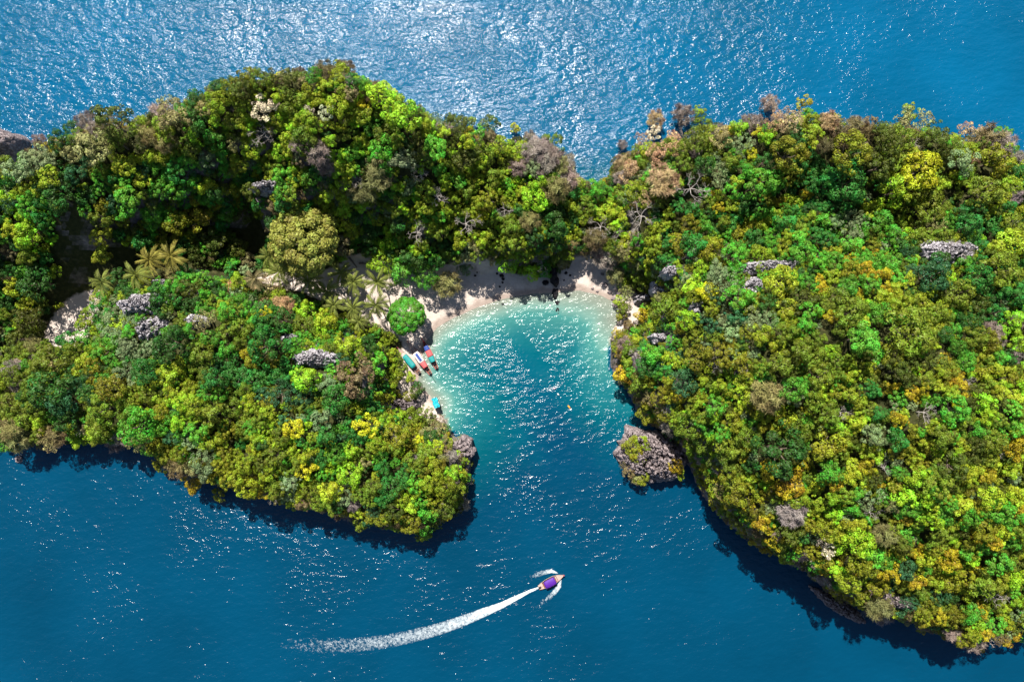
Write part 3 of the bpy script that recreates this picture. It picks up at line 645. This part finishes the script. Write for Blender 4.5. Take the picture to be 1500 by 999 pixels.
for o, x, y, code, lab in NAMED:          # where two plants look the same, name the neighbour each one stands next to
    if sum(q[4] == lab for q in NAMED) < 2: continue
    nb = sorted((math.hypot(q[1]-x, q[2]-y), q[3]) for q in NAMED if q[3] != code)
    ext = nb[0][1]; l2 = f'{lab} next to {"an" if WORD[ext][0] in "aeo" else "a"} {WORD[ext]} one'
    if nb[1][1] != ext and len(l2.split()) < 13: l2 = l2.replace(' one', '')+' and a '+WORD[nb[1][1]]+' one'
    for w_ in SHAPE.values():
        if len(l2.split()) > 16: l2 = l2.replace(' '+w_+' ', ' ')
    if len(l2.split()) <= 16: o['label'] = l2

# ------------------------------------------------------------------ the rest of the forest: one mass of crowns
cell = 4.0; GH = {}
def gh_add(x, y, r): GH.setdefault((int(x//cell), int(y//cell)), []).append((x, y, r, gz(x, y)))
for q in RAD: gh_add(*q)
PALMXY = []
for px, py, rp in PALM:
    x, y, z = hit(px, py, 9.5); PALMXY.append((x, y, z, rp))
HP = np.array([(a, b) for a, b, c in HAND]); HC = [c for a, b, c in HAND]
pts = []; rnd = random.Random(5)
def gh_ok(x, y, r, k):
    R = 2 if r < 2 else 3; z = gz(x, y)
    i, j = int(x//cell), int(y//cell)
    for a in range(i-R, i+R+1):
        for b in range(j-R, j+R+1):
            for (u, v, s, w) in GH.get((a, b), ()):
                if (x-u)**2+(y-v)**2+.8*(z-w)**2 < (k*(r+s))**2: return False
    return True
_gy, _gx = np.gradient(GZ); _sl = np.sqrt(1+_gx**2+_gy**2)
land = np.argwhere((GD > .3) & (GZ > .8) & ~GS); _w = np.cumsum(_sl[land[:, 0], land[:, 1]]); _w /= _w[-1]
keepout = [(x, y, 3.0) for x, y, z, r in PALMXY]+[(*P(a, b, 1)[:2], 3.6) for a, b in ((588,514),(596,524),(604,534),(612,545))]
GULLY = pxpoly([(60,440),(100,402),(160,335),(205,340),(208,368),(270,388),(335,392),(350,405),(385,392),(440,392),(500,385),(530,398),(560,440),(520,462),(470,446),(420,430),(370,424),(340,412),(260,404),(190,412),(140,428),(120,450)], 4)
HOLLOW = pxpoly([(338,330),(385,325),(432,322),(425,338),(402,350),(398,374),(370,380),(345,366)], 5)
def in_rock(x, y, r):
    for a, b, c, d, t in ROCKEL:
        dx, dy = x-a, y-b
        if abs(dx) > c+3 or abs(dy) > c+3: continue
        u, v = dx*math.cos(t)+dy*math.sin(t), -dx*math.sin(t)+dy*math.cos(t)
        if (u/(c*.82+.35*r))**2+(v/(d*.82+.35*r))**2 < 1: return True
    return False
for rad, tries, k in ((3.1, 260, .62), (2.4, 1500, .64), (1.8, 9000, .60), (1.35, 17000, .57), (1.0, 17000, .55)):
    for _ in range(tries):
        j, i = land[min(len(land)-1, int(np.searchsorted(_w, rnd.random())))]; x = XS[i]+rnd.uniform(-.5, .5); y = YS[j]+rnd.uniform(-.5, .5)
        r = rad*rnd.uniform(.85, 1.15)
        if GD[j, i] < (1.0 if rad < 1.4 else 2.2): continue
        if in_rock(x, y, r) and (rad > 1.4 or rnd.random() > .35): continue
        if any((x-a)**2+(y-b)**2 < d*d for a, b, d in keepout): continue
        if inside(np.array([x]), np.array([y]), HOLLOW)[0] or inside(np.array([x]), np.array([y]), GULLY)[0]: continue
        if not gh_ok(x, y, r, k): continue
        gh_add(x, y, r); pts.append((x, y, gz(x, y)+rnd.uniform(-.6, .7)*r, r))
print('forest crowns', len(pts))
def pick(px, py, edge):
    d = np.hypot(HP[:, 0]-px, HP[:, 1]-py); o = np.argsort(d)[:4]
    u = rnd.random()
    if edge < 5 and u < .45: return rnd.choice('KBWQABX')
    zone = None
    if px < 480 and 235 < py < 440: zone = 'DDEEGTJGE'  # darker palette puts the ridge's shaded south slope into the crown colours
    elif 250 < px < 560 and 480 < py < 650: zone = 'EEDTGYLOG'
    elif 975 < px < 1140 and 245 < py < 345: zone = 'GGEEDO'
    elif px > 1000 and py > 430: zone = 'OOYYQGPOJL'
    if zone and rnd.random() < .33: return rnd.choice(zone)
    if u < .80:
        c = HC[o[rnd.randrange(4)]]
        if c in 'VCX': c = rnd.choice('YOL')
        if c == 'A' and rnd.random() < .6: c = rnd.choice('YQ')
        if c in 'SWBK' and edge > 8 and rnd.random() < .6: c = rnd.choice('OPYD')
        return c
    return rnd.choice('OODJYGYG')
PV, PT, PS, PR, PC = [], [], [], [], []
vmap = sorted(crown_src)
for x, y, z, r in pts:
    px, py = project(x, y, z+r)
    c = pick(px, py, gn(GD, x, y))
    if c == 'X':
        v = 100+rnd.randrange(4)
    else:
        v = rnd.choice(KINDS[c])
        if v not in crown_src: v = vmap[0]
    t = TINT[c]; f_ = rnd.uniform(.82, 1.25); g_ = rnd.uniform(.9, 1.12)
    PV.append((x, y, z)); PT.append(v); s_ = r*1.12
    PS.append((s_*rnd.uniform(.85, 1.15), s_*rnd.uniform(.85, 1.15), s_*rnd.uniform(.8, 1.2)))
    PR.append((rnd.uniform(-.15, .15), rnd.uniform(-.15, .15), rnd.uniform(0, 6.28))); PC.append((t[0]*f_*g_, t[1]*f_, t[2]*f_, 1))
me = bpy.data.meshes.new('forest_canopy'); me.from_pydata(PV, [], [])
def attr(nm, ty, dom, key, arr):
    a = me.attributes.new(nm, ty, dom); a.data.foreach_set(key, np.array(arr).ravel())
attr('variant', 'INT', 'POINT', 'value', np.array(PT, np.int32)); attr('scl', 'FLOAT_VECTOR', 'POINT', 'vector', np.array(PS, np.float32))
attr('rot', 'FLOAT_VECTOR', 'POINT', 'vector', np.array(PR, np.float32)); attr('tint', 'FLOAT_COLOR', 'POINT', 'color', np.array(PC, np.float32))
forest = link('forest_canopy', me)
tag(forest, 'dense mixed green scrub forest filling the slopes between the larger trees', 'forest', kind='stuff')
ng = bpy.data.node_groups.new('forest', 'GeometryNodeTree')
ng.interface.new_socket('Geometry', in_out='INPUT', socket_type='NodeSocketGeometry'); ng.interface.new_socket('Geometry', in_out='OUTPUT', socket_type='NodeSocketGeometry')
gi = ng.nodes.new('NodeGroupInput'); go = ng.nodes.new('NodeGroupOutput'); jn = ng.nodes.new('GeometryNodeJoinGeometry')
def named(nm, ty):
    n = ng.nodes.new('GeometryNodeInputNamedAttribute'); n.data_type = ty; n.inputs['Name'].default_value = nm
    return n.outputs['Attribute']
av, asc, aro = named('variant', 'INT'), named('scl', 'FLOAT_VECTOR'), named('rot', 'FLOAT_VECTOR')
srcs = dict(crown_src)
bare_obj = [o for o in COL.objects if o.name.startswith('branches')]
for k in range(4):
    for o in bare_obj:
        if o.data == BARE[k]: srcs[100+k] = o; break
for v, o in srcs.items():
    cp = ng.nodes.new('FunctionNodeCompare'); cp.data_type = 'INT'; cp.operation = 'EQUAL'
    ng.links.new(av, cp.inputs[2]); cp.inputs[3].default_value = v
    ob = ng.nodes.new('GeometryNodeObjectInfo'); ob.inputs['Object'].default_value = o; ob.transform_space = 'ORIGINAL'
    ip = ng.nodes.new('GeometryNodeInstanceOnPoints')
    ng.links.new(gi.outputs[0], ip.inputs['Points']); ng.links.new(cp.outputs[0], ip.inputs['Selection']); ng.links.new(ob.outputs['Geometry'], ip.inputs['Instance'])
    ng.links.new(aro, ip.inputs['Rotation']); ng.links.new(asc, ip.inputs['Scale']); ng.links.new(ip.outputs[0], jn.inputs[0])
ng.links.new(jn.outputs[0], go.inputs[0])
md = forest.modifiers.new('forest', 'NODES'); md.node_group = ng

# ------------------------------------------------------------------ coconut palms
def frond_mesh(seed, droop):
    r = random.Random(seed); V = []; F = []; n = 24
    def spine(t): return Vector((t, 0, .30*math.sin(t*math.pi*.55)-droop*t*t*.85))
    for i in range(n):                                   # rachis
        pass
    b = MB(); b.tube([spine(i/8) for i in range(9)], [.014*(1-i/9)+.003 for i in range(9)], 3, False)
    V = list(b.v); F = list(b.f)
    for i in range(n):
        t = .10+.9*i/n; p = spine(t); w = .16*math.sin(min(1, t*1.5+.12)*math.pi*.5)*(1-.55*t**3)
        for s in (-1, 1):
            k = len(V); dx = .10+.06*r.random(); dz = -.05-.35*w+r.uniform(-.02, .02)
            q = p+Vector((dx, s*w, dz)); h = .019
            V += [tuple(p+Vector((-h, 0, .004))), tuple(p+Vector((h, 0, .004))), tuple(q+Vector((h*.8, 0, 0))), tuple(q+Vector((-h*.4, 0, 0)))]
            F.append((k, k+1, k+2, k+3))
    me = bpy.data.meshes.new('frond'); me.from_pydata(V, [], F); me.update()
    nf = len(F); a = me.attributes.new('leaf', 'FLOAT', 'FACE'); a.data.foreach_set('value', [r.random() for _ in range(nf)])
    a = me.attributes.new('lobe', 'FLOAT', 'FACE'); a.data.foreach_set('value', [.5]*nf)
    me.materials.append(M['frond']); return me
FROND = [frond_mesh(k, .35+.22*k) for k in range(4)]
PALM_LAB = ['golden fronded coconut palm, western of the pair by the dark hollow', 'golden fronded coconut palm, eastern of the pair by the dark hollow', 'half shaded coconut palm beside the golden pair', 'coconut palm alone at the edge of the western sand clearing',
 'small shaded coconut palm between the domed olive tree and brown bush', 'full coconut palm above the pink dry ground', 'dry pale coconut palm with withered fronds beside the pink dry ground', 'dark coconut palm under the domed olive tree', 'coconut palm at the centre of the grove behind the beach',
 'coconut palm at the back of the grove next to the domed olive tree', 'yellow tipped coconut palm in the middle of the grove', 'widest coconut palm of the grove beside the bright round tree', 'small coconut palm at the path edge below the grove centre', 'coconut palm closest to the bright green round tree on the sand', 'thin coconut palm half hidden by yellow green trees', 'low coconut palm tucked under trees at the sandy path']
TRP = []
for k in range(3):
    b = MB(); n = 10
    b.tube([(.06*math.sin(i/n*2+k)*i/n*2.5, .05*math.cos(i/n*1.5+k)*i/n*2, -.1+i/n*1.1) for i in range(n+1)], [.045-.02*i/n for i in range(n+1)], 7)
    me = b.mesh('trunk', True); me.materials.append(M['palm_bark']); TRP.append((me, b.v[-7]))
for i, (x, y, z, rp) in enumerate(PALMXY):
    R = rp*.19*.97; Hh = 8.6+1.4*rnd.random(); me, top = TRP[i % 3]
    o = empty('coconut_palm', (x, y, z)); tag(o, PALM_LAB[i], 'palm tree', 'coconut palms behind the beach')
    t = link('trunk', me, None, o); t.scale = (5, 5, Hh)
    tx, ty = top[0]*5, top[1]*5
    o.location.x -= tx; o.location.y -= ty; o.location.z = gz(x-tx, y-ty)
    warm = (.27, .24, .05) if i < 2 else ((.25, .21, .10) if i == 6 else (.185, .215, .045))
    nf = 19
    for k in range(nf):
        f = link('frond', FROND[(k*7+i) % 4], None, o); f.location = (tx, ty, Hh*.99)
        s_ = R*rnd.uniform(.85, 1.1)*(1 if k % 3 else .8); f.scale = (s_, s_, s_)
        f.rotation_euler = (0, -(.15+.75*(k % 3 == 0)+rnd.uniform(-.15, .2)) if k % 3 == 0 else rnd.uniform(-.25, .2), 2.399963*k+rnd.uniform(-.15, .15))
        w_ = rnd.uniform(.75, 1.25); f['tint'] = [c*w_ for c in warm]+[1.0]

# ------------------------------------------------------------------ boats
for nm, c in (('teal_canvas', (.008, .20, .20)), ('white_canvas', (.58, .55, .55)), ('blue_canvas', (.02, .05, .22)), ('red_canvas', (.33, .03, .035)), ('salmon_canvas', (.40, .075, .08)), ('purple_canvas', (.065, .010, .22)),
              ('tan_deck', (.38, .27, .23)), ('pink_deck', (.42, .20, .20)), ('brown_hull', (.13, .055, .035)), ('red_hull', (.30, .035, .03)), ('dark_metal', (.02, .02, .022)), ('ribbon_cloth', (.60, .08, .12)), ('turquoise_tarp', (.02, .38, .46)), ('orange_float', (.75, .30, .03)), ('white_float', (.75, .73, .68)), ('pink_float', (.62, .40, .45)), ('grey_timber', (.14, .11, .10))):
    paint(nm, c, .55, .18, 2.5)
def longtail(bow, stern, beam, hullmat, deckmat, canopies, label, bow_deck=(.80, .97), stern_deck=None, tail=3.6, z=.05, rise=1.0):
    a = P(*bow, .6); b = P(*stern, .6); L = math.hypot(a[0]-b[0], a[1]-b[1]); yaw = math.atan2(a[1]-b[1], a[0]-b[0])
    o = empty('longtail_boat', ((a[0]+b[0])/2, (a[1]+b[1])/2, z), yaw); tag(o, label, 'boat', 'long tail boats')
    ss = np.linspace(0, 1, 17)
    def hb(s): return beam/2*float(np.interp(s, [0, .12, .35, .6, .78, .9, .97, 1], [.50, .72, 1, .98, .72, .40, .14, .05]))
    def sh(s): return .62+.25*max(0, .25-s)+rise*1.5*max(0, s-.62)**2*4.2
    def kz(s): return -.35+.25*max(0, .2-s)*3+rise*1.35*max(0, s-.66)**2*5.0
    mb = MB(); sec = 7
    for s in ss:
        w = hb(s); zt, zk = sh(s), kz(s)
        for u in (-1, -.86, -.5, 0, .5, .86, 1):
            mb.v.append(((s-.5)*L, w*u*(1 if abs(u) == 1 else .98), zk+(zt-zk)*abs(u)**2.2))
    n0 = len(mb.v)
    for i in range(len(ss)-1):
        for k in range(sec-1): q = i*sec+k; mb.f.append((q, q+sec, q+sec+1, q+1))
    mb.f.append(tuple(range(sec)))
    hull = mb.build('hull', M[hullmat], o, True)
    for s_ in (-1, 1):
        MB().tube([((s-.5)*L, s_*hb(s), sh(s)+.02) for s in ss], [.055]*len(ss), 5).build('gunwale', M['tan_deck' if deckmat != 'pink_deck' else 'pink_deck'], hull)
    def deck(name, s0, s1, zz, mt, parent=o, k=.94):
        m_ = MB(); tt = np.linspace(s0, s1, 9)
        for s in tt:
            zd = zz if zz is not None else sh(s)-.04
            m_.v += [((s-.5)*L, -hb(s)*k, zd), ((s-.5)*L, hb(s)*k, zd), ((s-.5)*L, -hb(s)*k, zd-.05), ((s-.5)*L, hb(s)*k, zd-.05)]
        for i in range(8): q = 4*i; m_.f += [(q, q+4, q+5, q+1), (q+2, q+3, q+7, q+6), (q, q+2, q+6, q+4), (q+1, q+5, q+7, q+3)]
        return m_.build(name, M[mt], parent)
    deck('floor_boards', .06, .80, .12, 'brown_hull', o, .80)
    deck('bow_deck', bow_deck[0], bow_deck[1], None, deckmat)
    if stern_deck: deck('stern_deck', stern_deck[0], stern_deck[1], None, deckmat)
    for s in (.16, .70, .76):
        MB().box(((s-.5)*L, 0, .42), (.28, hb(s)*1.85, .05)).build('thwart', M['tan_deck'], o)
    s0 = min(c[0] for c in canopies); s1 = max(c[1] for c in canopies)
    for s in np.linspace(s0+.02, s1-.02, 4):
        for q in (-1, 1):
            MB().tube([((s-.5)*L, q*hb(s)*.93, .5), ((s-.5)*L, q*hb(s)*.88, 1.92)], [.03, .03], 5).build('canopy_post', M['tan_deck'], o)
    zc = 1.98
    for c in canopies:
        s_a, s_b, mt = c[:3]; wk = c[3] if len(c) > 3 else .98; lift = c[4] if len(c) > 4 else 0
        m_ = MB(); tt = np.linspace(s_a, s_b, 7); cols = np.linspace(-1, 1, 9)
        for lay in (0, -.05):
            for s in tt:
                for u in cols: m_.v.append(((s-.5)*L, u*min(hb(s), beam/2)*wk, zc+lift+lay-.22*(u*wk)**2+.02*math.sin(s*90)*(1-u*u)))
        H_ = 63
        for i in range(6):
            for k in range(8): q = i*9+k; m_.f += [(q, q+9, q+10, q+1), (H_+q, H_+q+1, H_+q+10, H_+q+9)]
            m_.f += [(i*9, H_+i*9, H_+i*9+9, i*9+9), (i*9+8, i*9+17, H_+i*9+17, H_+i*9+8)]
        for k in range(8): m_.f += [(k, k+1, H_+k+1, H_+k), (54+k, H_+54+k, H_+55+k, 55+k)]
        m_.build('canopy', M[mt], o, True)
    bz = sh(1); px = .5*L
    pr = MB().tube([(px-.25, 0, bz-.35), (px+.05, 0, bz+.1), (px+.28, 0, bz+.75*rise)], [.10, .09, .05], 6).build('prow_post', M[hullmat], o)
    MB().tube([(px+.0, 0, bz+.05), (px+.12, 0, bz+.32)], [.15, .13], 8).build('ribbon', M['ribbon_cloth'], pr)
    e = MB().box((-.5*L+.35, 0, 1.0), (.75, .42, .42), 0, .8).tube([(-.5*L+.2, 0, .6), (-.5*L+.2, 0, .85)], [.09, .09], 8).build('engine', M['dark_metal'], o)
    sf = MB().tube([(-.5*L+.1, 0, .95), (-.5*L-tail, .25, .05)], [.045, .035], 6).build('propeller_shaft', M['dark_metal'], o)
    pb = MB()
    for k in range(3):
        t = 2.1*k; pb.box((-.5*L-tail, .25+.12*math.cos(t), .05+.12*math.sin(t)), (.04, .14, .14))
    pb.build('propeller', M['dark_metal'], sf)
    MB().tube([(-.5*L+.5, 0, 1.1), (-.5*L+1.5, .1, 1.25)], [.03, .02], 5).build('tiller', M['dark_metal'], o)
    return o
longtail((583.5,510),(615,547),1.75,'brown_hull','tan_deck',[(.24,.70,'teal_canvas')],'long tail boat with plain teal roof moored on the shallows beside green trees',tail=1.2)
longtail((598,501),(631,548),1.75,'red_hull','tan_deck',[(.20,.36,'salmon_canvas'),(.365,.66,'white_canvas',1.02),(.40,.63,'blue_canvas',.45,.04)],'long tail boat with white roof and blue stripe between two other moored boats',tail=2.6)
longtail((619,497),(640,540),1.7,'red_hull','red_canvas',[(.22,.40,'teal_canvas'),(.405,.61,'salmon_canvas'),(.615,.76,'blue_canvas')],'long tail boat with teal, red and blue roof panels, outermost of the moored boats',bow_deck=(.90,.98),tail=1.8)
longtail((825.5,841.5),(789,860.5),2.25,'brown_hull','tan_deck',[(.24,.66,'purple_canvas')],'long tail boat with purple roof speeding ahead of its white wake',bow_deck=(.74,.97),stern_deck=(.01,.17),tail=2.0,rise=.7)

# wake of the moving boat
def ribbon(name, line, label, amp=.10, sub=8, across=11):
    pts_ = [P(a, b, .0) for a, b, w, s in line]; tt = np.linspace(0, len(line)-1, (len(line)-1)*sub+1); ii = np.arange(len(line))
    X = np.interp(tt, ii, [p_[0] for p_ in pts_]); Y = np.interp(tt, ii, [p_[1] for p_ in pts_]); Wd = np.interp(tt, ii, [l[2]*.185 for l in line]); S = np.interp(tt, ii, [l[3] for l in line])
    dx = np.gradient(X); dy = np.gradient(Y); l_ = np.hypot(dx, dy); nxx, nyy = -dy/l_, dx/l_
    V = []; A = []
    for k in range(len(tt)):
        for u in np.linspace(-1, 1, across):
            x = X[k]+nxx[k]*u*Wd[k]; y = Y[k]+nyy[k]*u*Wd[k]
            e = (1-abs(u)**3)*1.0; rim = .12*math.exp(-((abs(u)-.8)/.18)**2)
            V.append((x, y, .06+amp*float(vnoise(np.array(x*1.7), np.array(y*1.7), 4))*e)); A.append(S[k]*(.35+.65*e)+rim*S[k]-(.35 if abs(u) == 1 else 0))
    n = across; F = [(i*n+k, (i+1)*n+k, (i+1)*n+k+1, i*n+k+1) for i in range(len(tt)-1) for k in range(n-1)]
    me = from_np(name, np.array(V), np.array(F)); a = me.attributes.new('foam', 'FLOAT', 'POINT'); a.data.foreach_set('value', np.array(A, np.float32))
    return tag(link(name, me, M['foam']), label, 'foam', kind='stuff')
ribbon('wake_foam', [(790,860,1.6,.75),(775,866,2.6,.80),(755,876,4.2,.80),(735,886,5.6,.74),(710,896,7.8,.62),(680,908,9.6,.55),(645,920,11,.50),(605,931,12,.46),(565,939,12.5,.42),(520,944,13.5,.395),(480,946,14.5,.365),(440,945,15.5,.335),(412,943,14.5,.27)], 'long curved white wake trailing behind the purple roofed boat', .3)
ribbon('wake_foam', [(817,839,1.5,.55),(807,836,3.6,.58),(796,838,4.6,.46),(783,843,4.4,.38),(768,849,3.2,.26)], 'white bow wave on the port side of the purple roofed boat', .25)
ribbon('wake_foam', [(822,848,1.2,.55),(819,858,4.0,.58),(810,870,5.0,.46),(797,880,4.6,.38),(780,891,3.2,.26)], 'white bow wave on the starboard side of the purple roofed boat', .25)

# ------------------------------------------------------------------ small things
def float_(px, py, L, mt, label, rz):
    q = P(px, py, 0); o = empty('marker_buoy', (q[0], q[1], .05), rz); tag(o, label, 'buoy')
    MB().tube([(-L/2, 0, .08), (-L*.4, 0, .1), (0, 0, .12), (L*.4, 0, .1), (L/2, 0, .08)], [.06, .2, .24, .2, .06], 8).build('body', M[mt], o, True)
    MB().tube([(L/2-.05, 0, .1), (L/2+.15, 0, .1)], [.07, .07], 6).build('ring', M['dark_metal'], o)
float_(833.5,596,1.15,'orange_float','long orange buoy floating in the middle of the bay',-.9)
float_(817.5,577.5,.6,'white_float','small pale buoy between the orange and pink ones',-.8)
float_(812,569,.6,'pink_float','small pinkish buoy floating off the shallow bar',.2)
x, y, z = hit(638, 590, 3.5)
b = MB(); n = 12
for i in range(n):
    for j in range(n):
        u, v = i/(n-1)-.5, j/(n-1)-.5
        b.v.append((u*1.7+.1*math.sin(j), v*2.9, 1.0-2.2*(u*u)+.35*mnoise.noise(Vector((u*5, v*5, 3)))))
b.f = [(i*n+j, (i+1)*n+j, (i+1)*n+j+1, i*n+j+1) for i in range(n-1) for j in range(n-1)]
o = empty('tarp_shelter', (x, y, z), .3); tag(o, 'crumpled turquoise tarp strung up among shrubs at the bay shore', 'tarp')
t = b.build('tarp', M['turquoise_tarp'], o); t.location.z = 2.6; md = t.modifiers.new('thickness', 'SOLIDIFY'); md.thickness = .03
for a_, c_ in ((-.7, -1.3), (.7, -1.3), (-.7, 1.3), (.7, 1.3)):
    MB().tube([(a_, c_, -1.0), (a_, c_, 3.1)], [.05, .05], 6).build('pole', M['grey_timber'], o)
for (p0, p1, lab) in (((512,378),(523,392),'grey fallen log lying diagonally in the shaded sand behind the palms'), ((526,386),(537,387),'short grey log lying level in the shaded sand behind the palms')):
    a_ = hit(*p0); c_ = hit(*p1); v_ = Vector(c_)-Vector(a_)
    o = empty('fallen_log', a_); tag(o, lab, 'log')
    MB().tube([Vector((0, 0, .2)), v_*.5+Vector((0, .1, .24)), v_+Vector((0, 0, .2))], [.28, .24, .18], 8).build('stem', M['grey_timber'], o, True)
    MB().tube([v_*.4+Vector((0, 0, .25)), v_*.5+Vector((.3, .5, .7))], [.08, .04], 5).build('branch_stub', M['grey_timber'], o)
print('objects', len(bpy.data.objects))
